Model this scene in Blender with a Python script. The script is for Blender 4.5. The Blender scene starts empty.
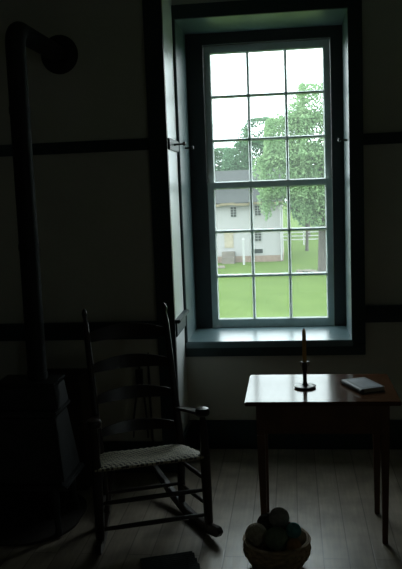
import bpy, bmesh, math, random
from mathutils import Vector, Matrix
import numpy as np

random.seed(7)
PI = math.pi
scene = bpy.context.scene
col = scene.collection

# ------------------------------------------------------------------ camera
F_PX, W_PX, H_PX = 750.0, 402.0, 569.0
PITCH, YAW, ROLL, EYE = 0.12571, 0.12194, -0.03849, 1.60
cp, sp, cy, sy = math.cos(PITCH), math.sin(PITCH), math.cos(YAW), math.sin(YAW)
fwd = Vector((-sy*cp, cy*cp, -sp)); right = Vector((cy, sy, 0)); up = right.cross(fwd)
r2 = right*math.cos(ROLL) + up*math.sin(ROLL); u2 = -right*math.sin(ROLL) + up*math.cos(ROLL)
cam_data = bpy.data.cameras.new('camera'); cam = bpy.data.objects.new('camera', cam_data); col.objects.link(cam)
M3 = Matrix((r2, u2, -fwd)).transposed()
cam.matrix_world = Matrix.Translation((0, 0, EYE)) @ M3.to_4x4()
cam_data.sensor_fit = 'HORIZONTAL'; cam_data.sensor_width = 36.0; cam_data.lens = 36.0*F_PX/W_PX
cam_data.clip_start = 0.05; cam_data.clip_end = 1000
scene.camera = cam

# ------------------------------------------------------------------ world: white overcast sky
world = bpy.data.worlds.new('overcast_sky'); scene.world = world; world.use_nodes = True
bg = world.node_tree.nodes['Background']
bg.inputs['Color'].default_value = (0.86, 0.96, 1.0, 1); bg.inputs['Strength'].default_value = 7.0
scene.view_settings.view_transform = 'Standard'; scene.view_settings.look = 'None'
scene.view_settings.exposure = 0.0; scene.view_settings.gamma = 1.0; scene.view_settings.use_curve_mapping = False
scene.cycles.max_bounces = 10; scene.cycles.diffuse_bounces = 5; scene.cycles.transparent_max_bounces = 12
scene.cycles.use_denoising = True; scene.cycles.caustics_reflective = False; scene.cycles.caustics_refractive = False
scene.cycles.sample_clamp_indirect = 3.0
# sampling portal in the window opening (gives off no light of its own: it only tells the renderer where daylight enters)
pl = bpy.data.lights.new('window_portal', 'AREA'); pl.shape = 'RECTANGLE'; pl.size = 0.95; pl.size_y = 1.95
pl.cycles.is_portal = True
po = bpy.data.objects.new('window_portal', pl); col.objects.link(po)
po.location = (-0.135, 5.10, 1.62); po.rotation_euler = (-PI/2, 0, 0)

pl2 = bpy.data.lights.new('fill_window_portal', 'AREA'); pl2.shape = 'RECTANGLE'; pl2.size = 0.8; pl2.size_y = 0.48; pl2.cycles.is_portal = True  # sampling portal for the added fill-light window
po2 = bpy.data.objects.new('fill_window_portal', pl2); col.objects.link(po2)
po2.location = (2.91, -0.26, 1.60); po2.rotation_euler = (0, PI/2, 0)

# ------------------------------------------------------------------ materials
def mat(name, base, rough=0.6, noise=0.0, nscale=8.0, stretch=(1, 1, 1), spec=0.5, bump=0.0, bscale=None, coat=0.0, ior=1.5,
        base2=None, detail=4.0, metallic=0.0):
    m = bpy.data.materials.new(name); m.use_nodes = True
    nt = m.node_tree; b = nt.nodes['Principled BSDF']
    b.inputs['Roughness'].default_value = rough; b.inputs['Specular IOR Level'].default_value = spec
    b.inputs['IOR'].default_value = ior; b.inputs['Coat Weight'].default_value = coat; b.inputs['Metallic'].default_value = metallic
    b.inputs['Coat Roughness'].default_value = 0.08
    tc = nt.nodes.new('ShaderNodeTexCoord'); mp = nt.nodes.new('ShaderNodeMapping')
    mp.inputs['Scale'].default_value = stretch
    nt.links.new(tc.outputs['Object'], mp.inputs['Vector'])
    nz = nt.nodes.new('ShaderNodeTexNoise'); nz.inputs['Scale'].default_value = nscale; nz.inputs['Detail'].default_value = detail
    nt.links.new(mp.outputs[0], nz.inputs['Vector'])
    rp = nt.nodes.new('ShaderNodeValToRGB')
    c1 = base; c2 = base2 if base2 else tuple(min(1, c*(1+noise)) for c in base)
    if not base2: c1 = tuple(c*(1-noise) for c in base)
    rp.color_ramp.elements[0].color = (*c1, 1); rp.color_ramp.elements[1].color = (*c2, 1)
    rp.color_ramp.elements[0].position = 0.3; rp.color_ramp.elements[1].position = 0.7
    nt.links.new(nz.outputs['Fac'], rp.inputs['Fac']); nt.links.new(rp.outputs['Color'], b.inputs['Base Color'])
    if bump > 0:
        bp = nt.nodes.new('ShaderNodeBump'); bp.inputs['Strength'].default_value = bump; bp.inputs['Distance'].default_value = 0.01
        if bscale:
            n2 = nt.nodes.new('ShaderNodeTexNoise'); n2.inputs['Scale'].default_value = bscale; nt.links.new(mp.outputs[0], n2.inputs['Vector'])
            nt.links.new(n2.outputs['Fac'], bp.inputs['Height'])
        else:
            nt.links.new(nz.outputs['Fac'], bp.inputs['Height'])
        nt.links.new(bp.outputs['Normal'], b.inputs['Normal'])
    return m

plaster = mat('plaster', (0.58, 0.57, 0.50), 0.85, 0.06, 2.5, bump=0.15, bscale=30)
ceiling_m = mat('ceiling_plaster', (0.5, 0.5, 0.46), 0.9, 0.05, 2)
lit_strip_m = mat('lit_strip_paint', (0.90, 0.93, 0.93), 0.30, 0.03, 5, bump=0.03)  # window light on the strip, put into a paler colour
dim_plaster = mat('low_bounce_plaster', (0.42, 0.40, 0.34), 0.9, 0.08, 2)  # plaster of the unseen walls, darkened to cut bounced light
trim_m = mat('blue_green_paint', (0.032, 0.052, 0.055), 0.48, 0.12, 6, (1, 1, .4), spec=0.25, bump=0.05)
reveal_m = mat('blue_green_paint_lit', (0.11, 0.165, 0.175), 0.34, 0.10, 5, (1, 1, .3), bump=0.05)  # same paint as the trim, lightened to look daylit
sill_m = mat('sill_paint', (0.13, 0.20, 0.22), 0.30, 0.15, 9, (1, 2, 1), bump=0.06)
sash_m = mat('sash_paint', (0.74, 0.80, 0.78), 0.5, 0.08, 12)
frame_m = mat('frame_paint', (0.045, 0.045, 0.048), 0.5, 0.1, 8)
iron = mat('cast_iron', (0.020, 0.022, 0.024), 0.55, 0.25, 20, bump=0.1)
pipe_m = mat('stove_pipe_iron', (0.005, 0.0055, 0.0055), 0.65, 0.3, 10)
floor_sheet_m = mat('dark_sheet', (0.03, 0.022, 0.018), 0.7, 0.3, 6)
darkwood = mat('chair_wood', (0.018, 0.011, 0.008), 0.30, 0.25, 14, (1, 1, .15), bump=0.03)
tablewood = mat('table_wood', (0.10, 0.042, 0.020), 0.30, 0.3, 9, (1, 8, 1), spec=0.6, bump=0.02)
tabletop = mat('table_top_varnish', (0.085, 0.038, 0.019), 0.16, 0.35, 5, (.6, 9, 1), spec=0.19)
boxwood = mat('box_wood', (0.05, 0.035, 0.025), 0.7, 0.2, 7, (1, 1, .2))
blackiron = mat('black_iron', (0.018, 0.018, 0.02), 0.35, 0.2, 30, metallic=0.0)
candle_m = mat('beeswax', (0.62, 0.40, 0.13), 0.5, 0.1, 20)
cb = candle_m.node_tree.nodes['Principled BSDF']; cb.inputs['Subsurface Weight'].default_value = .6; cb.inputs['Subsurface Radius'].default_value = (.02, .012, .004); cb.inputs['Subsurface Scale'].default_value = .5
wick_m = mat('wick', (0.02, 0.02, 0.02), 0.9)
book_cover = mat('grey_blue_cloth', (0.20, 0.22, 0.25), 0.42, 0.12, 25, spec=0.5)
book_edge = mat('worn_cover_edge', (0.10, 0.09, 0.09), 0.5, 0.2, 20)
paper = mat('paper', (0.55, 0.50, 0.40), 0.8, 0.08, 60, (1, 1, 12))
splint = mat('basket_splint', (0.36, 0.25, 0.14), 0.6, 0.35, 35, (1, 1, 3), bump=0.1)
white_paper = mat('white_paper', (0.8, 0.8, 0.8), 0.6)
peg_m = mat('peg_wood', (0.03, 0.02, 0.015), 0.35, 0.2, 30)
mat_m = mat('woven_rag', (0.020, 0.026, 0.027), 0.85, 0.5, 60, (1, 3, 1), bump=0.4)

def leaf_material(name, c, c2):
    m = bpy.data.materials.new(name); m.use_nodes = True; nt = m.node_tree
    out = nt.nodes['Material Output']; nt.nodes.remove(nt.nodes['Principled BSDF'])
    tc = nt.nodes.new('ShaderNodeTexCoord'); nz = nt.nodes.new('ShaderNodeTexNoise'); nz.inputs['Scale'].default_value = 0.9
    nt.links.new(tc.outputs['Object'], nz.inputs['Vector'])
    rp = nt.nodes.new('ShaderNodeValToRGB'); rp.color_ramp.elements[0].color = (*c, 1); rp.color_ramp.elements[1].color = (*c2, 1)
    rp.color_ramp.elements[0].position = .35; rp.color_ramp.elements[1].position = .65
    nt.links.new(nz.outputs['Fac'], rp.inputs['Fac'])
    d = nt.nodes.new('ShaderNodeBsdfDiffuse'); t = nt.nodes.new('ShaderNodeBsdfTranslucent'); mx = nt.nodes.new('ShaderNodeMixShader')
    mx.inputs[0].default_value = 0.45
    nt.links.new(rp.outputs[0], d.inputs[0]); nt.links.new(rp.outputs[0], t.inputs[0])
    nt.links.new(d.outputs[0], mx.inputs[1]); nt.links.new(t.outputs[0], mx.inputs[2]); nt.links.new(mx.outputs[0], out.inputs[0])
    return m
leaf_a = leaf_material('leaf_green', (0.15, 0.25, 0.12), (0.25, 0.36, 0.19))
leaf_b = leaf_material('leaf_blue_green', (0.07759, 0.1466, 0.08621), (0.1207, 0.2069, 0.1207))
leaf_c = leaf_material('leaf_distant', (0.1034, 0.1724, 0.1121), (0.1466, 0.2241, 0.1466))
bark = mat('bark', (0.06, 0.052, 0.045), 0.9, 0.25, 6, (1, 1, .2), bump=0.4)
lawn = mat('lawn_grass', (0.044, 0.077, 0.010), 0.95, 0, 0.5, base2=(0.060, 0.096, 0.016), spec=0.1, detail=10)
house_white = mat('whitewashed_brick', (0.262, 0.256, 0.252), 0.9, 0.06, 3, (1, 1, 4), bump=0.2)
found_m = mat('foundation_stone', (0.1724, 0.1207, 0.09483), 0.9, 0.2, 4)
shingle = mat('roof_shingle', (0.02414, 0.02672, 0.02672), 0.9, 0.12, 4, (.5, 3, 3))
eave_m = mat('weathered_eave', (0.1466, 0.1207, 0.07328), 0.8, 0.25, 5)
dark_glass = mat('dark_window_glass', (0.015, 0.019, 0.019), 0.6, 0.1, 4, spec=0.05)
white_wood = mat('white_wood', (0.3103, 0.3103, 0.3017), 0.7, 0.05, 4)
door_m = mat('peeling_yellow_paint', (0.2586, 0.2241, 0.1638), 0.8, 0.2, 5)
stone_m = mat('pale_stone', (0.1207, 0.1034, 0.08621), 0.9, 0.2, 3)

def glass_material():
    m = bpy.data.materials.new('old_glass'); m.use_nodes = True; nt = m.node_tree
    out = nt.nodes['Material Output']; nt.nodes.remove(nt.nodes['Principled BSDF'])
    t = nt.nodes.new('ShaderNodeBsdfTransparent'); t.inputs[0].default_value = (0.94, 0.965, 0.955, 1)
    g = nt.nodes.new('ShaderNodeBsdfGlossy'); g.inputs['Roughness'].default_value = 0.03
    f = nt.nodes.new('ShaderNodeFresnel'); 
    ge = nt.nodes.new('ShaderNodeNewGeometry'); mr = nt.nodes.new('ShaderNodeMapRange')     # a thin pane: same reflectance from both sides
    mr.inputs['To Min'].default_value = 1.45; mr.inputs['To Max'].default_value = 1/1.45
    nt.links.new(ge.outputs['Backfacing'], mr.inputs['Value']); nt.links.new(mr.outputs[0], f.inputs['IOR'])
    mx = nt.nodes.new('ShaderNodeMixShader'); nt.links.new(f.outputs[0], mx.inputs[0])
    nt.links.new(t.outputs[0], mx.inputs[1]); nt.links.new(g.outputs[0], mx.inputs[2])
    film = nt.nodes.new('ShaderNodeBsdfTranslucent'); film.inputs[0].default_value = (.9, .95, .93, 1)   # thin scattering film added as a veil of haze and glare
    m2 = nt.nodes.new('ShaderNodeMixShader'); m2.inputs[0].default_value = 0.020
    nt.links.new(mx.outputs[0], m2.inputs[1]); nt.links.new(film.outputs[0], m2.inputs[2]); nt.links.new(m2.outputs[0], out.inputs[0])
    return m
glass = glass_material()

def floor_material():
    m = bpy.data.materials.new('floor_boards'); m.use_nodes = True; nt = m.node_tree; b = nt.nodes['Principled BSDF']
    tc = nt.nodes.new('ShaderNodeTexCoord'); mp = nt.nodes.new('ShaderNodeMapping'); mp.inputs['Rotation'].default_value = (0, 0, PI/2)
    nt.links.new(tc.outputs['Object'], mp.inputs['Vector'])
    br = nt.nodes.new('ShaderNodeTexBrick'); br.offset = 0.37; br.squash = 1
    br.inputs['Scale'].default_value = 1; br.inputs['Brick Width'].default_value = 3.1; br.inputs['Row Height'].default_value = 0.108
    br.inputs['Mortar Size'].default_value = 0.003; br.inputs['Mortar Smooth'].default_value = 0.2; br.inputs['Bias'].default_value = 0
    br.inputs['Color1'].default_value = (0.32, 0.265, 0.205, 1); br.inputs['Color2'].default_value = (0.375, 0.315, 0.25, 1)
    br.inputs['Mortar'].default_value = (0.17, 0.14, 0.105, 1)
    nt.links.new(mp.outputs[0], br.inputs['Vector'])
    m2 = nt.nodes.new('ShaderNodeMapping'); m2.inputs['Scale'].default_value = (22, 1.6, 1); nt.links.new(tc.outputs['Object'], m2.inputs['Vector'])
    nz = nt.nodes.new('ShaderNodeTexNoise'); nz.inputs['Scale'].default_value = 3; nz.inputs['Detail'].default_value = 6
    nt.links.new(m2.outputs[0], nz.inputs['Vector'])
    mr = nt.nodes.new('ShaderNodeMapRange'); mr.inputs['To Min'].default_value = 0.55; mr.inputs['To Max'].default_value = 1.35
    nt.links.new(nz.outputs['Fac'], mr.inputs['Value'])
    mul = nt.nodes.new('ShaderNodeMix'); mul.data_type = 'RGBA'; mul.blend_type = 'MULTIPLY'; mul.inputs[0].default_value = 1
    nt.links.new(br.outputs['Color'], mul.inputs[6]); nt.links.new(mr.outputs[0], mul.inputs[7])
    n3 = nt.nodes.new('ShaderNodeTexNoise'); n3.inputs['Scale'].default_value = 7; n3.inputs['Detail'].default_value = 8     # worn patches
    nt.links.new(tc.outputs['Object'], n3.inputs['Vector'])
    mr3 = nt.nodes.new('ShaderNodeMapRange'); mr3.inputs['From Min'].default_value = .3; mr3.inputs['From Max'].default_value = .7
    mr3.inputs['To Min'].default_value = 0.72; mr3.inputs['To Max'].default_value = 1.2; nt.links.new(n3.outputs['Fac'], mr3.inputs['Value'])
    mu3 = nt.nodes.new('ShaderNodeMix'); mu3.data_type = 'RGBA'; mu3.blend_type = 'MULTIPLY'; mu3.inputs[0].default_value = 1
    nt.links.new(mul.outputs[2], mu3.inputs[6]); nt.links.new(mr3.outputs[0], mu3.inputs[7])
    nt.links.new(mu3.outputs[2], b.inputs['Base Color'])
    r = nt.nodes.new('ShaderNodeMapRange'); r.inputs['To Min'].default_value = 0.24; r.inputs['To Max'].default_value = 0.46
    nt.links.new(nz.outputs['Fac'], r.inputs['Value']); nt.links.new(r.outputs[0], b.inputs['Roughness'])
    bp = nt.nodes.new('ShaderNodeBump'); bp.inputs['Strength'].default_value = 0.22; bp.inputs['Distance'].default_value = 0.004
    inv = nt.nodes.new('ShaderNodeMath'); inv.operation = 'SUBTRACT'; inv.inputs[0].default_value = 1
    nt.links.new(br.outputs['Fac'], inv.inputs[1])
    ad = nt.nodes.new('ShaderNodeMath'); ad.operation = 'MULTIPLY_ADD'; ad.inputs[1].default_value = 0.25
    nt.links.new(nz.outputs['Fac'], ad.inputs[0]); nt.links.new(inv.outputs[0], ad.inputs[2])
    nt.links.new(ad.outputs[0], bp.inputs['Height']); nt.links.new(bp.outputs[0], b.inputs['Normal'])
    b.inputs['Specular IOR Level'].default_value = 0.8
    return m
floor_m = floor_material()

def seat_material():
    m = bpy.data.materials.new('woven_tape_seat'); m.use_nodes = True; nt = m.node_tree; b = nt.nodes['Principled BSDF']
    tc = nt.nodes.new('ShaderNodeTexCoord')
    ck = nt.nodes.new('ShaderNodeTexChecker'); ck.inputs['Scale'].default_value = 66
    mp = nt.nodes.new('ShaderNodeMapping'); mp.inputs['Scale'].default_value = (1.0, 1.6, 0.001); mp.inputs['Rotation'].default_value = (0, 0, 0.5)
    nt.links.new(tc.outputs['Object'], mp.inputs['Vector']); nt.links.new(mp.outputs[0], ck.inputs['Vector'])
    ck.inputs['Color1'].default_value = (0.42, 0.38, 0.265, 1); ck.inputs['Color2'].default_value = (0.03, 0.026, 0.02, 1)
    nt.links.new(ck.outputs['Color'], b.inputs['Base Color']); b.inputs['Roughness'].default_value = 0.65
    return m
seat_m = seat_material()

def yarn_material(name, c):
    return mat(name, c, 0.95, 0.2, 40, spec=0.1, bump=0.3)

# ------------------------------------------------------------------ geometry helpers
class MB:
    """collects shapes and links them as one mesh object"""
    def __init__(s): s.v = []; s.f = []
    def add(s, vs, fs):
        o = len(s.v); s.v += [tuple(v) for v in vs]; s.f += [tuple(i+o for i in f) for f in fs]; return s
    def box(s, x0, x1, y0, y1, z0, z1, M=None):
        vs = [Vector((x, y, z)) for z in (z0, z1) for y in (y0, y1) for x in (x0, x1)]
        if M: vs = [M @ v for v in vs]
        return s.add(vs, [(0, 2, 3, 1), (4, 5, 7, 6), (0, 1, 5, 4), (2, 6, 7, 3), (0, 4, 6, 2), (1, 3, 7, 5)])
    def frustum(s, c0, h0, c1, h1):
        """box from a lower rectangle (centre, half sizes) to an upper one"""
        vs = []
        for c, h in ((c0, h0), (c1, h1)):
            for y in (-1, 1):
                for x in (-1, 1): vs.append((c[0]+x*h[0], c[1]+y*h[1], c[2]))
        return s.add(vs, [(0, 2, 3, 1), (4, 5, 7, 6), (0, 1, 5, 4), (2, 6, 7, 3), (0, 4, 6, 2), (1, 3, 7, 5)])
    def tube(s, pts, rad, n=10, closed=False):
        pts = [Vector(p) for p in pts]; N = len(pts)
        rs = rad if isinstance(rad, (list, tuple)) else [rad]*N
        vs = []; prev = None
        for i, p in enumerate(pts):
            if closed: t = pts[(i+1) % N]-pts[i-1]
            else: t = pts[min(i+1, N-1)]-pts[max(i-1, 0)]
            t.normalize()
            if prev is None:
                a = Vector((0, 0, 1)) if abs(t.z) < .9 else Vector((1, 0, 0)); u = t.cross(a).normalized()
            else:
                u = (prev - t*prev.dot(t)).normalized()
            prev = u; w = t.cross(u)
            vs += [p+(u*math.cos(2*PI*k/n)+w*math.sin(2*PI*k/n))*rs[i] for k in range(n)]
        fs = []
        for i in range(N if closed else N-1):
            j = (i+1) % N
            fs += [(i*n+k, i*n+(k+1) % n, j*n+(k+1) % n, j*n+k) for k in range(n)]
        if not closed: fs += [tuple(reversed(range(n))), tuple((N-1)*n+k for k in range(n))]
        return s.add(vs, fs)
    def lathe(s, prof, c=(0, 0, 0), n=24, M=None):
        vs = []
        for r, z in prof:
            for k in range(n):
                v = Vector((max(r, 1e-4)*math.cos(2*PI*k/n), max(r, 1e-4)*math.sin(2*PI*k/n), z))
                if M: v = M @ v
                vs.append(v+Vector(c))
        fs = []
        for i in range(len(prof)-1):
            fs += [(i*n+k, i*n+(k+1) % n, (i+1)*n+(k+1) % n, (i+1)*n+k) for k in range(n)]
        fs += [tuple(reversed(range(n))), tuple((len(prof)-1)*n+k for k in range(n))]
        return s.add(vs, fs)
    def prism(s, poly, depth_vec):
        """extrude a closed polygon of 3-D points along a vector"""
        n = len(poly); d = Vector(depth_vec)
        vs = [Vector(p) for p in poly]+[Vector(p)+d for p in poly]
        return s.add(vs, [tuple(reversed(range(n))), tuple(range(n, 2*n))]+[(i, (i+1) % n, n+(i+1) % n, n+i) for i in range(n)])
    def build(s, name, m, parent=None, smooth=False, bevel=0.0, seg=2, loc=None):
        me = bpy.data.meshes.new(name); me.from_pydata(s.v, [], s.f); me.update()
        bm = bmesh.new(); bm.from_mesh(me); bmesh.ops.recalc_face_normals(bm, faces=bm.faces)
        if bevel > 0:
            bmesh.ops.bevel(bm, geom=[e for e in bm.edges if e.calc_length() > bevel*2.2], offset=bevel, segments=seg, affect='EDGES', clamp_overlap=True)
        bm.to_mesh(me); bm.free()
        if smooth:
            for p in me.polygons: p.use_smooth = True
            try: me.set_sharp_from_angle(angle=math.radians(42))
            except Exception: pass
        me.materials.append(m)
        o = bpy.data.objects.new(name, me); col.objects.link(o)
        if parent: o.parent = parent
        if loc: o.location = loc
        return o

def tag(o, label, cat, group=None, kind=None):
    if label: o['label'] = label
    if cat: o['category'] = cat
    if group: o['group'] = group
    if kind: o['kind'] = kind
    return o
def thing(name, label, cat, loc=(0, 0, 0), rotz=0, group=None):
    o = bpy.data.objects.new(name, None); col.objects.link(o); o.location = loc; o.rotation_euler = (0, 0, rotz)
    o.empty_display_size = .1
    return tag(o, label, cat, group)
def struct(o, label=None, cat=None):
    o['kind'] = 'structure'
    return tag(o, label, cat)

# ------------------------------------------------------------------ the room
D = 4.484            # inner face of the window wall
DB = 4.085           # front face of the chimney breast
XS = -0.662          # side of the chimney breast that faces the window
OX0, OX1, OZ0, OZ1 = -0.643, 0.345, 0.665, 2.585   # window opening
RX, LX, BY, CZ = 2.7, -2.7, -3.6, 2.95
YO = 5.06
struct(MB().box(LX-.2, RX+.2, BY-.2, D+.3, -.25, 0).build('floor', floor_m), 'worn grey brown wooden floor boards running toward the window', 'floor')
struct(MB().box(LX-.2, RX+.2, BY-.2, YO, CZ, CZ+.2).build('ceiling', ceiling_m), 'plain plaster ceiling above the room', 'ceiling')
w = MB()
w.box(LX-.2, OX0-.02, D, YO, -.25, CZ); w.box(OX1+.02, RX+.2, D, YO, -.25, CZ)
w.box(OX0-.02, OX1+.02, D, YO, -.25, OZ0-.03); w.box(OX0-.02, OX1+.02, D, YO, OZ1+.02, CZ)
struct(w.build('wall_back', plaster), 'shaded plaster wall around the deep window', 'wall')
struct(MB().box(LX, XS, DB, D+.01, -.01, CZ+.01).build('wall_chimney', plaster), 'plaster chimney breast standing out left of the window', 'wall')
struct(MB().box(LX-.2, LX, BY-.2, D, -.01, CZ+.01).build('wall_left', dim_plaster), 'plaster side wall left of the stove', 'wall')
W2A, W2B, W2L, W2H = -0.50, -0.02, 1.20, 2.00      # opening of the added fill-light window, behind the viewer's right shoulder
w = MB(); w.box(RX, RX+.2, BY-.2, W2A, -.01, CZ+.01); w.box(RX, RX+.2, W2B, D, -.01, CZ+.01)
w.box(RX, RX+.2, W2A, W2B, -.01, W2L); w.box(RX, RX+.2, W2A, W2B, W2H, CZ+.01)
struct(w.build('wall_right', dim_plaster), 'plaster side wall to the right', 'wall')
struct(MB().box(LX, RX, BY-.2, BY, -.01, CZ+.01).build('wall_front', dim_plaster), 'plaster wall behind the viewer', 'wall')

# baseboards
struct(MB().box(XS, RX, D-.02, D+.005, 0, .18).build('baseboard_back', trim_m, bevel=.004), 'dark painted baseboard under the window', 'baseboard')
struct(MB().box(LX, XS+.0, DB-.02, DB+.005, 0, .18).box(XS-.001, XS+.018, DB-.02, D-.02, 0, .18).build('baseboard_left', trim_m, bevel=.004),
       'dark painted baseboard along the chimney breast', 'baseboard')

# corner board of the chimney breast
struct(MB().box(XS-.092, XS+.006, DB-.02, DB+.004, .18, CZ).box(XS-.001, XS+.006, DB-.02, DB+.03, .18, CZ).build('trim_1', trim_m, bevel=.003),
       'tall dark corner board beside the window', 'trim')
struct(MB().box(XS-.001, XS+.004, DB+.03, D-.002, .18, CZ).build('lit_strip', lit_strip_m), 'added pale lining brightened to look window lit on the side of the chimney breast', 'lining')  # added lining, paler than the plaster so the strip looks brightly lit
# peg rail and chair rail
def rail(name, z0, z1, segs, cap, label):
    b = MB()
    for (x0, x1, y0, y1) in segs:
        b.box(x0, x1, y0, y1, z0, z1-(.02 if cap else 0))
    o = b.build(name, trim_m, bevel=.003)
    struct(o, label, 'rail')
    if cap:
        c = MB()
        for (x0, x1, y0, y1) in segs:
            if x1-x0 > y1-y0: c.box(x0, x1+(.02 if x1 < 0 else 0), y0-.022, y1, z1-.02, z1)
            else: c.box(x0, x1+.022, y0-.02, y1, z1-.02, z1)
        c.build('rail_cap', trim_m, o, bevel=.005)
    return o
prail_l = rail('trim_2', 1.825, 1.888, [(LX, XS-.092, DB-.018, DB+.004), (XS-.002, XS+.016, DB+.03, D-.002)], False, 'dark peg rail high on the chimney breast')
prail_r = rail('trim_3', 1.820, 1.884, [(.425, RX, D-.018, D+.004)], False, 'dark peg rail on the wall right of the window')
rail('trim_4', .780, .880, [(LX, XS-.092, DB-.018, DB+.004), (XS-.002, XS+.014, DB+.03, D-.002)], True, 'dark chair rail across the chimney breast')
rail('trim_5', .780, .882, [(.425, RX, D-.018, D+.004)], True, 'dark chair rail on the wall right of the window')
def peg(parent, base, dirv, L=.055):
    d = Vector(dirv).normalized(); p = Vector(base)
    MB().tube([p-d*.01, p+d*L*.2, p+d*L*.68, p+d*L*.75, p+d*L*.86, p+d*L*.96, p+d*L], [.006, .0055, .005, .010, .0125, .010, .003], 12).build('peg', peg_m, parent, smooth=True)
peg(prail_l, (XS+.014, DB+.19, 1.858), (1, 0, .06), .07)

# window: lining of the deep opening, casing, frame, two sashes
win = bpy.data.objects.new('window_1', None); col.objects.link(win); win.location = (-.149, D, .68)
struct(win, 'tall nine over nine sash window with deep painted reveal', 'window')
def wb(b, name, m, **k):
    b.v = [(x+.149, y-D, z-.68) for x, y, z in b.v]
    return b.build(name, m, win, **k)
FY = 4.914
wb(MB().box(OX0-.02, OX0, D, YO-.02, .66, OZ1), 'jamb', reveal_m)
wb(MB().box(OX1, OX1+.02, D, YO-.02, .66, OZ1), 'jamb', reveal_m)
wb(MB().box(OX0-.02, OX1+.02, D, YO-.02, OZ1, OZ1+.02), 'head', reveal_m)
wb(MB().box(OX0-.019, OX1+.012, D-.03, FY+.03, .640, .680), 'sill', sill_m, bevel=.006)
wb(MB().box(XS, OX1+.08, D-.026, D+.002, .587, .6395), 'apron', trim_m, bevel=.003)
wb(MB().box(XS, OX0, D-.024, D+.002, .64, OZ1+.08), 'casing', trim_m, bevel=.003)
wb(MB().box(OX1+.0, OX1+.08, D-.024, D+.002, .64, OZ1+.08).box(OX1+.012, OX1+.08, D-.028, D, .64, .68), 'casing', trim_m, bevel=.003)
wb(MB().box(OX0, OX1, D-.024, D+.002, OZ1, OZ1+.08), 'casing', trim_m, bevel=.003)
gx0, cw = -.4951, .2417
gx = [gx0+cw*i for i in range(4)]
zr = [2.4676, 2.1934, 1.9134, 1.625, 1.3197, 1.0239, .7342]
sx0, sx1 = gx[0]-.040, gx[3]+.040
wb(MB().box(OX0, sx0-.002, FY, YO-.03, .68, OZ1).box(sx1+.002, OX1, FY, YO-.03, .68, OZ1).box(sx0-.002, sx1+.002, FY, YO-.03, zr[0]+.047, OZ1)
   .box(sx0-.002, sx1+.002, FY+.07, YO-.03, .66, .69), 'frame', frame_m)
def sash(name, zt, zb, rows, top, bot, y, label=None):
    b = MB(); t = .035
    b.box(sx0, gx[0], y, y+t, zb-bot, zt+top); b.box(gx[3], sx1, y, y+t, zb-bot, zt+top)
    b.box(gx[0], gx[3], y, y+t, zt, zt+top); b.box(gx[0], gx[3], y, y+t, zb-bot, zb)
    s = wb(b, name, sash_m)
    m = MB(); ya, yg, yo = y+.003, y+t*.5, y+t-.004; n_, w_ = .0048, .0105     # moulded bars: narrow at the room side, wide at the glass
    for i in (1, 2):
        m.prism([(gx[i]-n_, ya, zb), (gx[i]+n_, ya, zb), (gx[i]+w_, yg, zb), (gx[i]+w_, yo, zb), (gx[i]-w_, yo, zb), (gx[i]-w_, yg, zb)], (0, 0, zt-zb))
    for z in rows:
        m.prism([(gx[0], ya+.001, z-n_), (gx[0], ya+.001, z+n_), (gx[0], yg, z+w_), (gx[0], yo, z+w_), (gx[0], yo, z-w_), (gx[0], yg, z-w_)], (gx[3]-gx[0], 0, 0))
    e = .007
    m.prism([(gx[0], y+.002, zb), (gx[0], yg, zb), (gx[0]+e, yg, zb)], (0, 0, zt-zb)); m.prism([(gx[3], y+.002, zb), (gx[3], yg, zb), (gx[3]-e, yg, zb)], (0, 0, zt-zb))
    m.prism([(gx[0], y+.002, zb), (gx[0], yg, zb), (gx[0], yg, zb+e)], (gx[3]-gx[0], 0, 0)); m.prism([(gx[0], y+.002, zt), (gx[0], yg, zt), (gx[0], yg, zt-e)], (gx[3]-gx[0], 0, 0))
    mo = wb(m, 'muntins', sash_m); mo.parent = s
    p = wb(MB().box(gx[0], gx[3], y+t*.5-.0015, y+t*.5+.0015, zb, zt), 'glass', glass); p.parent = s
    return s
sash('upper_sash', zr[0], 1.640, zr[1:3], .045, .036, FY+.048)
sash('lower_sash', 1.604, zr[6], zr[4:6], .036, .0535, FY+.010)
def wpeg(base, dirv):
    d = Vector(dirv); b = Vector(base)-Vector((-.149, D, .68))
    peg(win, b, d, .055)
wpeg((OX0, 4.70, 1.86), (1, 0, .03)); wpeg((OX1, 4.62, 1.86), (-1, 0, .02))
tag(MB().box(0, .028, 0, .018, 0, .010).box(.006, .012, .001, .016, .010, .015).box(.019, .025, .001, .016, .010, .015).build('paper_scrap', white_paper, loc=(-.513, FY-.014, .6805)),
    'tiny white scrap on the sill in the left window corner', 'scrap')

w2 = bpy.data.objects.new('fill_window', None); col.objects.link(w2); w2.location = (RX, (W2A+W2B)/2, W2L)  # added window out of view, there to supply fill light
struct(w2, 'added fill light window in the right wall out of view', 'window')
ww, hh = (W2B-W2A)/2, W2H-W2L
b = MB(); b.box(.08, .15, -ww, -ww+.05, 0, hh).box(.08, .15, ww-.05, ww, 0, hh).box(.08, .15, -ww+.05, ww-.05, 0, .05).box(.08, .15, -ww+.05, ww-.05, hh-.05, hh)
for i in (1, 2): b.box(.10, .13, -ww+2*ww*i/3-.009, -ww+2*ww*i/3+.009, .05, hh-.05)
for i in range(1, 6): b.box(.101, .129, -ww+.05, ww-.05, hh*i/6-.01, hh*i/6+.01)
b.build('sash', sash_m, w2)
MB().box(.113, .116, -ww+.05, ww-.05, .05, hh-.05).build('glass', glass, w2)
b = MB(); b.box(-.024, .002, -ww-.08, -ww, -.08, hh+.08).box(-.024, .002, ww, ww+.08, -.08, hh+.08).box(-.024, .002, -ww, ww, hh, hh+.08).box(-.03, .08, -ww, ww, -.03, .0)
b.build('casing', trim_m, w2)

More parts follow.
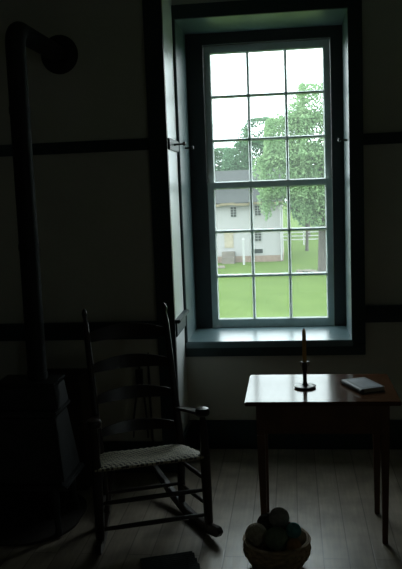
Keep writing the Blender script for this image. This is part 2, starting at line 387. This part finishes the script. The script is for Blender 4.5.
# ------------------------------------------------------------------ stove, pipe, floor sheet, wood box
SX, SY = -1.224, 3.40
hp = []
for cx_, cy_, a0 in ((-1.32, 3.40, -90), (-1.32, 3.535, 0), (-2.2, 3.535, 90), (-2.2, 3.40, 180)):
    for k in range(9):
        a = math.radians(a0+90*k/8); hp.append((cx_+.25*math.cos(a), cy_+.25*math.sin(a), 0.0005))
hp = [(x+1.6, y-3.45, z) for x, y, z in hp]
tag(MB().prism(hp, (0, 0, .012)).build('floor_sheet', floor_sheet_m, loc=(-1.6, 3.45, 0)),  # thin dark round-cornered sheet lying on the floor
    'dark round cornered sheet on the floor under the stove', 'hearth plate')
st = thing('wood_stove', 'low black cast iron stove on legs at the left edge', 'stove', (-1.50, SY, .0135), -PI/2)
b = MB(); b.frustum((0, 0, .24), (.145, .42), (0, 0, .56), (.105, .38)); b.build('firebox', iron, st, bevel=.012)
MB().box(-.12, .12, -.395, .395, .56, .585).build('top_plate', iron, st, bevel=.006)
MB().box(-.16, .16, -.435, .435, .215, .24).build('bottom_plate', iron, st, bevel=.006)
MB().frustum((0, .24, .585), (.095, .155), (0, .24, .70), (.085, .14)).box(-.095, .095, .085, .39, .70, .715).build('upper_chamber', iron, st, bevel=.008)
for sx in (-1, 1):
    for yy in (-.36, .36):
        MB().tube([(sx*.12, yy, .225), (sx*.135, yy*1.03, .16), (sx*.135, yy*1.04, .08), (sx*.145, yy*1.06, .030), (sx*.146, yy*1.06, .001)], [.028, .022, .016, .016, .020], 10).build('leg', iron, st, smooth=True)
dr = MB().box(-.08, .08, -.425, -.405, .28, .47).build('door', iron, st, bevel=.004)
MB().tube([(.05, -.425, .38), (.05, -.45, .38), (.02, -.455, .38)], .007, 8).build('latch', iron, dr, smooth=True)
MB().box(-.12, .12, -.60, -.43, .225, .245).box(-.12, .12, -.605, -.59, .245, .275).build('ash_hearth', iron, st, bevel=.004)
pz = 2.355
sp_ = thing('stove_pipe', 'black stove pipe rising from the stove and bending into the chimney breast', 'stove pipe', (SX, SY, .728))
PR = .046
pts = [(0, 0, 0), (0, 0, .6), (0, 0, 1.2), (0, 0, pz-.728-.07)]
for k in range(1, 6):
    a = k/6*PI/2; pts.append((0, .07*(1-math.cos(a)), pz-.728-.07+.07*math.sin(a)))
pts += [(0, .07, pz-.728), (0, .3, pz-.728), (0, DB-SY+.01, pz-.728)]
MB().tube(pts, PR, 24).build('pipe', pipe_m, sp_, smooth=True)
for z in (.01, .62, 1.25): MB().tube([(0, 0, z), (0, 0, z+.03)], PR+.003, 24).build('joint_band', pipe_m, sp_, smooth=True)
R = Matrix.Rotation(-PI/2, 4, 'X')
MB().lathe([(PR, 0), (.100, 0), (.104, -.008), (.085, -.02), (.062, -.028), (.060, -.06), (PR, -.06)], (0, DB-SY-.001, pz-.728), 32, Matrix.Rotation(-PI/2, 4, 'X')).build('wall_collar', pipe_m, sp_, smooth=True)

wbx = thing('wood_box', 'dark tall wooden box against the wall behind the stove', 'box', (-1.27, 3.932, 0))
MB().frustum((0, 0, 0), (.145, .13), (0, 0, .60), (.125, .115)).build('body', boxwood, wbx, bevel=.006)
MB().box(-.128, .128, -.122, .118, .60, .622).build('lid', boxwood, wbx, bevel=.006)

# stove tools hanging on the chimney breast behind the chair
tg = thing('stove_tongs', 'black iron tongs with a block head hanging behind the chair back', 'tongs', (-.868, DB-.024, 0))
MB().box(-.020, .020, -.012, .012, .525, .61).tube([(0, .012, .60), (0, .012, .64), (0, .022, .66)], .005, 8).build('head', blackiron, tg, bevel=.003)
for s, x1 in ((-1, -.05), (1, .034)):
    MB().tube([(s*.010, 0, .535), (s*.022, 0, .46), (x1*.9, 0, .32), (x1, 0, .21)], [.007, .006, .006, .005], 8).build('arm', blackiron, tg, smooth=True)
pk = tag(MB().tube([(0, .013, .70), (0, -.004, .66), (0, 0, .56), (.004, 0, .2), (.016, -.004, .17), (.03, -.004, .185)], [.004, .004, .0075, .0065, .006, .003], 8).build('stove_poker', blackiron, smooth=True, loc=(-.815, DB-.016, 0)),
         'thin black iron poker hanging beside the tongs behind the chair', 'poker')

# ------------------------------------------------------------------ table
TX0, TX1, TY0, TY1, TZ = -.222, .458, 3.222, 3.715, .660
tcx, tcy = (TX0+TX1)/2, (TY0+TY1)/2
tb = thing('side_table', 'small brown wooden table with glossy top below the window', 'table', (tcx, tcy, 0), 0)
MB().box(TX0-tcx, TX1-tcx, TY0-tcy, TY1-tcy, TZ-.020, TZ).build('tabletop', tabletop, tb, bevel=.004)
ax, ayf, ayb = .272, -.218, .128     # leg centres at the top
ap = MB(); t = .010
ap.box(-ax, ax, ayf-.012, ayf+t-.004, TZ-.150, TZ-.020); ap.box(-ax, ax, ayb-t, ayb+.010, TZ-.150, TZ-.020)
ap.box(-ax-.012, -ax+t-.004, ayf, ayb, TZ-.150, TZ-.020); ap.box(ax-t+.004, ax+.012, ayf, ayb, TZ-.150, TZ-.020)
ap.build('apron', tablewood, tb, bevel=.002)
for s1 in (-1, 1):
    for y in (ayf, ayb):
        x = s1*ax
        l = MB(); l.box(x-.018, x+.018, y-.018, y+.018, TZ-.155, TZ-.020)
        l.frustum((x-s1*.004, y+(.004 if y < 0 else -.030), 0), (.012, .012), (x, y, TZ-.155), (.018, .018))
        l.build('leg', tablewood, tb, bevel=.002)

cs = thing('candlestick', 'black iron candlestick with dished foot on the glossy table', 'candlestick', (.049, 3.465, TZ))
MB().lathe([(.001, 0), (.046, 0), (.050, .004), (.051, .009), (.047, .011), (.030, .009), (.014, .013), (.012, .016), (.001, .016)], n=36).build('foot', blackiron, cs, smooth=True)
MB().lathe([(.015, .014), (.011, .020), (.0095, .03), (.0092, .070), (.0095, .080), (.0118, .084), (.0118, .118), (.0128, .122), (.011, .123)], n=24).build('stem', blackiron, cs, smooth=True)
for s in (-1, 1):
    MB().tube([(s*.0105, 0, .100), (s*.018, 0, .108), (s*.0195, 0, .116), (s*.018, 0, .123), (s*.0125, 0, .121)], .0036, 8).build('lug', mat('pale_lug', (.35, .36, .38), .3, metallic=.6), cs, smooth=True)  # lugs in a paler metal than the stem
cd = thing('candle', 'tan beeswax taper candle standing in the iron candlestick', 'candle', (.049, 3.465, TZ+.106))
MB().lathe([(.001, 0), (.0096, 0), (.0098, .02), (.0095, .12), (.0090, .158), (.007, .168), (.003, .174), (.001, .175)], n=20).build('wax', candle_m, cd, smooth=True)
MB().tube([(0, 0, .172), (.001, 0, .176), (.002, 0, .179)], .0012, 6).build('wick', wick_m, cd, smooth=True)

bk = thing('book', 'closed grey book lying askew on the right of the tabletop', 'book', (.317, 3.462, TZ), math.radians(23))
MB().box(-.058, .058, -.097, .097, 0, .003).build('cover', book_edge, bk)
MB().box(-.058, .058, -.097, .097, .018, .021).build('cover', book_cover, bk, bevel=.001)
MB().box(-.054, .055, -.094, .094, .003, .018).build('pages', paper, bk)
MB().tube([(-.057, -.097, .0105), (-.057, .097, .0105)], .0105, 12).build('spine', book_edge, bk, smooth=True)
MB().box(-.040, .042, -.074, .074, .0209, .0213).build('title_panel', mat('panel_cloth', (.34, .37, .41), .4, .15, 20), bk)

# ------------------------------------------------------------------ basket of yarn
BX, BYY = -.090, 3.030
bs = thing('splint_basket', 'round woven splint basket of yarn on the floor before the table', 'basket', (BX, BYY, 0))
NST = 26
def br(z):                       # radius of the bowl at a height
    u = min(1.05, z/.115); return .088+.053*math.sin(min(1, u*1.35)*PI/2)-.006*max(0, u-.75)/.25
MB().lathe([(.001, .002), (.084, .002), (.088, .006), (.084, .010), (.001, .010)], n=32).build('base', splint, bs, smooth=True)
wv = MB()
rows = 9; hgt = .115/rows
for r in range(rows):
    n = NST*4; vs = []
    for ring in range(4):
        for k in range(n):
            a = 2*PI*k/n
            z = .006+hgt*(r+(-.06 if ring in (0, 3) else 1.06))
            off = .0034*math.cos(a*NST/2+(PI if r % 2 else 0))+(0.0012 if ring < 2 else -.0012)
            rr = br(z)+off; vs.append((rr*math.cos(a), rr*math.sin(a), z))
    fs = []
    for ring in range(4):
        q = (ring+1) % 4
        fs += [(ring*n+k, ring*n+(k+1) % n, q*n+(k+1) % n, q*n+k) for k in range(n)]
    wv.add(vs, fs)
for k in range(NST):
    a = 2*PI*k/NST
    wv.tube([((br(z))*math.cos(a), (br(z))*math.sin(a), z) for z in (.004, .03, .06, .09, .122)], .0028, 6)
wv.build('weave', splint, bs, smooth=True)
rm = MB()
for dr_ in (-.004, .005):
    rm.tube([((br(.12)+dr_)*math.cos(2*PI*k/48), (br(.12)+dr_)*math.sin(2*PI*k/48), .122) for k in range(48)], .0055, 8, closed=True)
rm.build('rim', splint, bs, smooth=True)

def yarn_ball(p, r, c, label, seed):
    rnd = random.Random(seed)
    m = MB()
    m.lathe([(r*.95*math.sin(PI*i/14), -r*.95*math.cos(PI*i/14)) for i in range(15)], n=24)
    for k in range(34):
        ax_ = Vector((rnd.gauss(0, 1), rnd.gauss(0, 1), rnd.gauss(0, 1))).normalized()
        u = ax_.orthogonal().normalized(); w_ = ax_.cross(u); off = rnd.uniform(-.45, .45)*r
        q = math.sqrt(max(0, (r*.975)**2-off**2))
        m.tube([ax_*off+(u*math.cos(2*PI*i/28)+w_*math.sin(2*PI*i/28))*q for i in range(28)], r*.05, 5, closed=True)
    o = m.build('yarn_ball', yarn_material('yarn', c), smooth=True, loc=p)
    tag(o, label, 'yarn ball', 'balls of yarn in the basket')
yarn_ball((BX-.086, BYY-.008, .142), .046, (0.468, 0.414, 0.324), 'pale tan yarn ball at the left of the basket', 1)
yarn_ball((BX+.000, BYY-.044, .142), .048, (0.216, 0.270, 0.180), 'dark green yarn ball at the front middle of the basket', 2)
yarn_ball((BX+.012, BYY+.022, .204), .043, (0.306, 0.288, 0.270), 'grey yarn ball on top of the heap', 3)
yarn_ball((BX+.072, BYY-.028, .172), .032, (0.12, 0.36, 0.36), 'small teal yarn ball right of the grey top ball', 4)
yarn_ball((BX+.072, BYY-.070, .124), .030, (0.432, 0.234, 0.108), 'small rust brown yarn ball at the front right of the basket', 5)
yarn_ball((BX+.090, BYY+.018, .118), .036, (0.450, 0.360, 0.252), 'beige yarn ball against the right basket rim', 6)
yarn_ball((BX-.044, BYY+.078, .150), .042, (.05, .045, .04), 'dark brown yarn ball at the back left of the basket', 7)
yarn_ball((BX+.036, BYY+.088, .122), .036, (.13, .06, .045), 'dark red brown yarn ball at the back of the basket', 8)

# ------------------------------------------------------------------ small dark mat at the bottom of the picture
mtm = MB(); n = 12
for i in range(n):
    y0 = -.10+.20*i/n
    mtm.tube([(-.118, y0+.01, .008), (-.04, y0+.01, .0085), (.04, y0+.01, .0075), (.116+.003*math.sin(i*2.1), y0+.01, .008)], [.008]*4, 8)
tag(mtm.build('floor_mat', mat_m, smooth=True, loc=(-.541, 2.985, .001)), 'small dark woven mat on the floor in front of the rocking chair', 'mat')
bpy.data.objects['floor_mat'].rotation_euler = (0, 0, math.radians(20))

# ------------------------------------------------------------------ ladder-back rocking chair
ch = thing('rocking_chair', 'dark ladder back armchair on rockers with woven seat', 'rocking chair', (-.711, 3.378, 0), math.radians(21))
WF, WB, YF, YB = .250, .200, -.185, .125       # half widths, front and back of the seat
SEAT, SEATB, LEAN = .392, .338, .175
def lerp(a, b, t): return tuple(a[i]+(b[i]-a[i])*t for i in range(3))
FP = {s: ((s*WF*1.01, YF+.0, .045), (s*WF*.985-.004, YF+.006, .578)) for s in (-1, 1)}
BP = {s: ((s*(WB-.012), YB-.02, .045), (s*WB, YB, SEATB), (s*(WB+.002)-.020, YB+LEAN, 1.005)) for s in (-1, 1)}
for s in (-1, 1):
    a, c = FP[s]
    prof = [(0, .017), (.06, .021), (.35, .023), (.60, .0235), (.66, .023), (.74, .018), (.82, .021), (.92, .016), (1, .013)]
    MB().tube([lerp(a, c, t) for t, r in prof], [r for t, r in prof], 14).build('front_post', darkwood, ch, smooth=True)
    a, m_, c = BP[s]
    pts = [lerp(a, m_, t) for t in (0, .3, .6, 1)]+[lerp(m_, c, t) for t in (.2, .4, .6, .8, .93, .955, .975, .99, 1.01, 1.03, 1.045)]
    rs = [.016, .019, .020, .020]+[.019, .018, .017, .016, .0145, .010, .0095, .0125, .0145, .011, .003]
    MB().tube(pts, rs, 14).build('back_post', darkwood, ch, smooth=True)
def bpos(z):
    t = (z-SEATB)/(1.005-SEATB); return WB+.002*t, YB+LEAN*t, -.020*t
for zc, hh in ((.445, .036), (.602, .040), (.752, .042), (.900, .046)):
    wx, yb, sh = bpos(zc); sl = MB(); N = 18; vs = []
    for i in range(N+1):
        u = -1+2*i/N; x = u*(wx-.008); bow = .030*(1-u*u)
        zt = zc+hh*(.28+.72*math.cos(u*PI/2)**.8); zb = zc-hh*(.62-.10*math.cos(u*PI/2))
        for (yy, z) in ((-.004, zb), (.004, zb), (.004, zt), (-.004, zt)):
            lean = (z-zc)*LEAN/.655
            vs.append((x+sh, yb+bow+yy+lean, z))
    fs = [tuple(range(4))[::-1], tuple(N*4+k for k in range(4))]
    for i in range(N): fs += [(i*4+k, i*4+(k+1) % 4, i*4+4+(k+1) % 4, i*4+4+k) for k in range(4)]
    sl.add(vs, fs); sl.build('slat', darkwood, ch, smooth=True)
# seat
N, Mv = 28, 22; vs = []
for lay in (0, 1):
    for j in range(Mv+1):
        v = j/Mv
        for i in range(N+1):
            u = -1+2*i/N
            hw = WF+.012+(WB-WF)*v; x = u*hw; y = YF-.020+(YB-YF+.036)*v
            edge = max(abs(u)**6, abs(2*v-1)**8)
            if lay == 0:
                z = (SEAT+(SEATB-SEAT)*v)+.020-.020*(1-u*u)*(1-(2*v-1)**2)-.020*edge+.0022*math.sin(i*PI/1.0+j*PI/2)+.0012*((i+j) % 2)
            else: z = (SEAT+(SEATB-SEAT)*v)-.022+.014*edge
            vs.append((x, y, z))
fs = []; A = (N+1)*(Mv+1)
for j in range(Mv):
    for i in range(N):
        q = j*(N+1)+i
        fs += [(q, q+1, q+N+2, q+N+1), (A+q, A+q+N+1, A+q+N+2, A+q+1)]
for i in range(N):
    fs += [(i, A+i, A+i+1, i+1)]; q = Mv*(N+1)+i; fs += [(q, q+1, A+q+1, A+q)]
for j in range(Mv):
    q = j*(N+1); fs += [(q, q+N+1, A+q+N+1, A+q)]; q += N; fs += [(q, A+q, A+q+N+1, q+N+1)]
tag(MB().add(vs, fs).build('seat', seat_m, ch, smooth=True), 'light woven tape seat', None)
# stretchers
def fp(s, z): t = (z-.045)/(.578-.045); return lerp(*FP[s], t)
def bp_(s, z): t = (z-.045)/(SEATB-.045); return lerp(BP[s][0], BP[s][1], t)
def strt(p, q, r=.0095):
    MB().tube([lerp(p, q, t) for t in (0, .2, .5, .8, 1)], [r*.75, r, r*1.12, r, r*.75], 10).build('stretcher', darkwood, ch, smooth=True)
for z in (.105, .225): strt(fp(-1, z), fp(1, z), .0105)
strt(bp_(-1, .15), bp_(1, .15))
for s in (-1, 1):
    for z in (.150, .270): strt(fp(s, z), bp_(s, z-.008))
# rockers
for s in (-1, 1):
    K = 40
    p0 = Vector((s*WF*1.01, YF, 0)); p1 = Vector((s*(WB-.012), YB-.02, 0)); d = (p1-p0).normalized()
    Rk = 1.0; mid = .15; q0, q1 = -.115, .64
    lo, hi = [], []
    for i in range(K+1):
        q = q0+(q1-q0)*i/K
        zz = .002+(q-mid)**2/(2*Rk)
        h = .050 if q < .48 else .050-.022*((q-.48)/.16)
        e = min(1, math.sqrt(max(.04, 1-(max(0, .03-(q-q0))/.03)**2)))*(.5 if i == K else 1)
        lo.append((q, zz+h/2-h/2*e)); hi.append((q, zz+h/2+h/2*e))
    side = Vector((d.y, -d.x, 0))*.0135
    poly = [p0+d*q+Vector((0, 0, z))-side for q, z in lo]+[p0+d*q+Vector((0, 0, z))-side for q, z in reversed(hi)]
    MB().prism(poly, side*2).build('rocker', darkwood, ch, bevel=.003)
# arms with mushroom caps on the front posts
for s in (-1, 1):
    wx, yb, sh = bpos(.520)
    a = Vector((s*wx+sh, yb-.004, .520)); c = Vector((s*WF*.985-.004, YF+.006, .583)); N = 12; vs = []
    for i in range(N+1):
        t = i/N; p = a.lerp(c, t); wdt = .011+.013*math.sin(PI*min(1, t*1.05))**.8+.004*t
        p.x += s*.016*math.sin(PI*t)
        for (dx, dz) in ((-1, -.007), (1, -.007), (1, .007), (-1, .007)): vs.append((p.x+dx*wdt, p.y, p.z+dz))
    fs = [(3, 2, 1, 0), tuple(N*4+k for k in range(4))]
    for i in range(N): fs += [(i*4+k, i*4+(k+1) % 4, i*4+4+(k+1) % 4, i*4+4+k) for k in range(4)]
    ar = MB().add(vs, fs).build('arm', darkwood, ch, smooth=True, bevel=.002)
    MB().lathe([(.012, .574), (.026, .576), (.033, .584), (.034, .600), (.028, .611), (.012, .616), (.001, .617)], (s*WF*.985-.004, YF+.006, 0), 20).build('mushroom_cap', darkwood, ar, smooth=True)

# ------------------------------------------------------------------ outdoors, seen through the panes (the room is on an upper floor)
GZ = -4.9
g = MB(); NX = 40; vs = []; fs = []
for j in range(NX+1):
    for i in range(NX+1):
        x = -160+320*i/NX; y = 5.2+300*j/NX
        z = GZ+.25*math.sin(x*.05+1)*math.sin(y*.045)*min(1, max(0, (y-70)/40))
        vs.append((x, y, z))
for j in range(NX):
    for i in range(NX): q = j*(NX+1)+i; fs.append((q, q+1, q+NX+2, q+NX+1))
struct(g.add(vs, fs).build('ground', lawn, smooth=True), 'green lawn outside below the window', 'lawn')

HY = 66.0
hs = thing('white_house', 'two storey whitewashed house with grey roof across the lawn', 'house', (-7.0, HY, GZ))
hx0, hx1 = -8.0, 6.25
MB().box(hx0, hx1, 0, 8, 0, 5.35).prism([(hx1-.3, 0, 5.35), (hx1-.3, 8, 5.35), (hx1-.3, 4, 8.0)], (.3, 0, 0)).build('walls', house_white, hs)
MB().box(hx0-.02, hx1+.03, -.04, 8.04, 0, .55).build('foundation', found_m, hs)
rf = MB()
rf.prism([(hx0-.3, -.45, 5.28), (hx0-.3, 4, 8.15), (hx0-.3, 8.45, 5.28), (hx0-.3, 8.45, 5.1), (hx0-.3, 4, 7.95), (hx0-.3, -.45, 5.1)], (hx1-hx0+.5, 0, 0))
rf.build('roof', shingle, hs)
ev = MB()
for i in range(24):
    x0 = hx0-.3+(hx1-hx0+.5)*i/24; ev.box(x0, x0+(hx1-hx0+.5)/24, -.52, -.40, 5.02+.05*math.sin(i*1.7), 5.22+.05*math.sin(i*1.7))
ev.build('eave_gutter', eave_m, hs)
def hwin(u, zc, ww, hh, bars=True):
    f = MB().box(u-ww/2-.04, u+ww/2+.04, -.05, .02, zc-hh/2-.04, zc+hh/2+.04).build('window', white_wood, hs)
    p = MB().box(u-ww/2, u+ww/2, -.07, -.05, zc-hh/2, zc+hh/2).build('pane', dark_glass, f)
    if bars:
        m = MB().box(u-.018, u+.018, -.09, -.07, zc-hh/2, zc+hh/2)
        for k in (1, 2, 3): m.box(u-ww/2, u+ww/2, -.09, -.07, zc-hh/2+hh*k/4-.016, zc-hh/2+hh*k/4+.016)
        m.build('glazing_bars', white_wood, f)
hwin(2.03, 4.45, .50, .85); hwin(4.16, 4.50, .50, .85); hwin(4.12, 2.30, .55, .90); hwin(4.08, .95, .85, .38, False); hwin(-2.6, 4.75, .48, .8)
dd = MB().box(1.15, 1.95, -.05, .02, 1.3, 2.9).build('door', door_m, hs)
MB().box(1.22, 1.88, -.07, -.05, 1.4, 2.0).box(1.22, 1.88, -.07, -.05, 2.15, 2.8).build('door_panel', door_m, dd)
MB().box(.95, 2.05, -1.2, -.04, 0, .55).box(.95, 2.05, -.8, -.04, .55, 1.0).build('steps', stone_m, hs)
MB().tube([(hx1-.12, -.12, .1), (hx1-.12, -.12, 5.1)], .07, 8).build('downspout', white_wood, hs)

ps = thing('white_post', 'slim white wooden post standing before the white house', 'post', (-4.05, HY-2.2, GZ))
MB().box(-.09, .09, -.09, .09, 0, 2.15).build('shaft', white_wood, ps)
MB().frustum((0, 0, 2.15), (.12, .12), (0, 0, 2.27), (.03, .03)).build('finial', white_wood, ps)
tag(MB().frustum((0, 0, 0), (.55, .25), (.05, 0, .2), (.45, .18)).build('stone_slab', stone_m, bevel=.05, loc=(-6.0, HY-4.5, GZ)), 'pale flat stone lying on the lawn before the house', 'stone')

fn = thing('board_fence', 'white board fence far across the lawn right of the house', 'fence', (8, 84, GZ+.2))
for i in range(10): MB().box(-9+2.4*i-.08, -9+2.4*i+.08, -.08, .08, -.3, 1.35).build('post', white_wood, fn)
for z in (.4, .8, 1.2): MB().box(-9.2, 12.8, -.12, -.08, z-.055, z+.055).build('board', white_wood, fn)

def crown(blobs, n, size, seed):
    rnd = np.random.RandomState(seed)
    wts = np.array([b[3]*b[4]*b[5] for b in blobs])**.8; wts /= wts.sum()
    idx = rnd.choice(len(blobs), n, p=wts); B = np.array(blobs)[idx]
    d = rnd.normal(size=(n, 3)); d /= np.linalg.norm(d, axis=1)[:, None]
    # clumps of leaves
    rr = rnd.uniform(.25, 1, n)**.45
    P = B[:, :3]+d*rr[:, None]*B[:, 3:6]
    P += .35*np.sin(P*2.3+np.array([0, 1.3, 2.1]))
    a = rnd.normal(size=(n, 3)); a /= np.linalg.norm(a, axis=1)[:, None]
    b = np.cross(a, rnd.normal(size=(n, 3))); b /= np.linalg.norm(b, axis=1)[:, None]
    s = size*rnd.uniform(.6, 1.4, n)[:, None]
    V = np.stack([P-a*s, P+b*s*.55, P+a*s, P-b*s*.55], 1).reshape(-1, 3)
    Fc = np.arange(4*n).reshape(-1, 4)
    return V.tolist(), Fc.tolist()
def tree(name, loc, blobs, n, size, trunk_r, leaf, label, seed, height):
    t = thing(name, label, 'tree', loc, 0)
    v, f = crown(blobs, n, size, seed)
    me = bpy.data.meshes.new('foliage'); me.from_pydata(v, [], f); me.update(); me.materials.append(leaf)
    o = bpy.data.objects.new('foliage', me); col.objects.link(o); o.parent = t
    tk = MB(); h = height
    tk.tube([(0, 0, -.3), (0, 0, .25), (.05, 0, h*.3), (.0, .05, h*.55), (.1, 0, h*.8)], [trunk_r*1.5, trunk_r*1.05, trunk_r*.85, trunk_r*.55, trunk_r*.15], 12)
    for bl in blobs[:7]:
        z0 = h*.28+.05*bl[2]
        tk.tube([(0, 0, z0), (bl[0]*.4, bl[1]*.4, z0+(bl[2]-z0)*.55), (bl[0]*.85, bl[1]*.85, bl[2])], [trunk_r*.4, trunk_r*.22, trunk_r*.07], 6)
    tk.build('trunk', bark, t, smooth=True)
    return t
tree('shade_tree', (2.3, 57, GZ), [(0, 0, 9.2, 4.2, 3.5, 4.4), (-2.8, -.5, 7.6, 2.5, 2.4, 2.4), (2.8, 0, 8.5, 3.2, 3, 3.4), (-1.2, -1, 5.7, 2.2, 1.8, 1.7),
      (1.2, -1, 5.2, 2.6, 1.8, 1.7), (-4.0, -.6, 5.4, 1.1, 1.0, 1.2), (4.2, .5, 6.5, 2.6, 2.2, 2.4), (-.4, 0, 11.9, 2.4, 2, 1.9), (1.2, -.8, 7.2, 2.8, 2.2, 2.6), (-2.6, 0, 9.6, 1.8, 2, 1.6), (.8, -.6, 10.4, 2.3, 2, 1.9)],
     80000, .112, .33, leaf_a, 'large leafy tree with thick trunk on the lawn right of the house', 3, 12)
tree('maple_tree', (-3.4, 86, GZ), [(0, 0, 9.5, 3.2, 3, 3.4), (-2.2, 0, 8.2, 2.4, 2, 3.0), (1.2, 0, 10.6, 1.8, 1.6, 2.0), (2.2, 0, 9.0, 2.4, 2, 3.6), (.3, 0, 12.6, 1.6, 1.5, 2.1), (1.9, 0, 12.2, 1.5, 1.5, 1.7), (-1.6, 0, 11.6, 1.2, 1.5, 1.7), (0, 0, 6, 3, 2, 2)],
     36000, .14, .3, leaf_b, 'tall blue green tree rising behind the roof of the house', 4, 12)
tree('maple_tree', (-8.6, 93, GZ), [(0, 0, 8.2, 3.4, 3, 3.6), (-2.4, 0, 7.2, 2.4, 2, 2.6), (2.4, 0, 8.3, 2.4, 2, 3.0), (-4.5, 0, 7, 2.4, 2, 2.6), (1.0, 0, 5, 3, 2, 2), (-.5, 0, 9.3, 3.0, 2.2, 2.2)],
     34000, .15, .3, leaf_b, 'rounded tree behind the left end of the house roof', 5, 10)
tree('maple_tree', (2.2, 99, GZ), [(0, 0, 9, 3.4, 3, 3.6), (-2.4, 0, 7.5, 2.6, 2, 3.2), (2.4, 0, 8, 2.6, 2, 3.0), (0, 0, 5, 3, 2, 2.4)],
     12000, .22, .3, leaf_c, 'distant tree hidden in part by the large lawn tree', 6, 11)
tree('young_tree', (1.55, 76, GZ), [(0, 0, 4.8, 1.5, 1.4, 1.6), (.8, 0, 5.6, 1.3, 1.2, 1.2), (-.3, 0, 5.8, 1.2, 1.2, 1.3)],
     4000, .17, .16, leaf_b, 'slender dark stemmed young tree by the board fence', 7, 5)
for k, (x, y, lb) in enumerate(((5.2, 112, 'hazy tree of the far treeline beyond the board fence'), (15.5, 113, 'hazy tree at the right end of the far treeline'))):
    tree('treeline_tree', (x, y, GZ), [(0, 0, 5.5, 3.8, 3, 4.2), (-2.5, 0, 4, 2.8, 2, 3.2), (2.5, 0, 4.3, 2.8, 2, 3.4), (0, 0, 2.4, 4.2, 2.5, 2.2)], 6500, .28, .3, leaf_c, lb, 20+k, 8)
for k, (x, y, sx, sz, lb) in enumerate(((1.15, 57.0, .55, .24, 'brown stone lying left of the large tree trunk'), (.55, 56.6, .28, .3, 'pale upright stone at the end of the stones by the tree'), (1.55, 56.2, .34, .30, 'rounded stone nearest the large tree trunk'))):
    rnd = random.Random(k)
    pr = [(max(.001, sx*math.sin(PI*i/8)*rnd.uniform(.9, 1.05)), sz*.5*(1-math.cos(PI*i/8))-.03) for i in range(9)]
    tag(MB().lathe(pr, n=12, M=Matrix.Diagonal((1, .6, 1, 1))).build('garden_stone', stone_m, smooth=True, loc=(x, y, GZ)), lb, 'stone', 'stones beside the lawn tree')
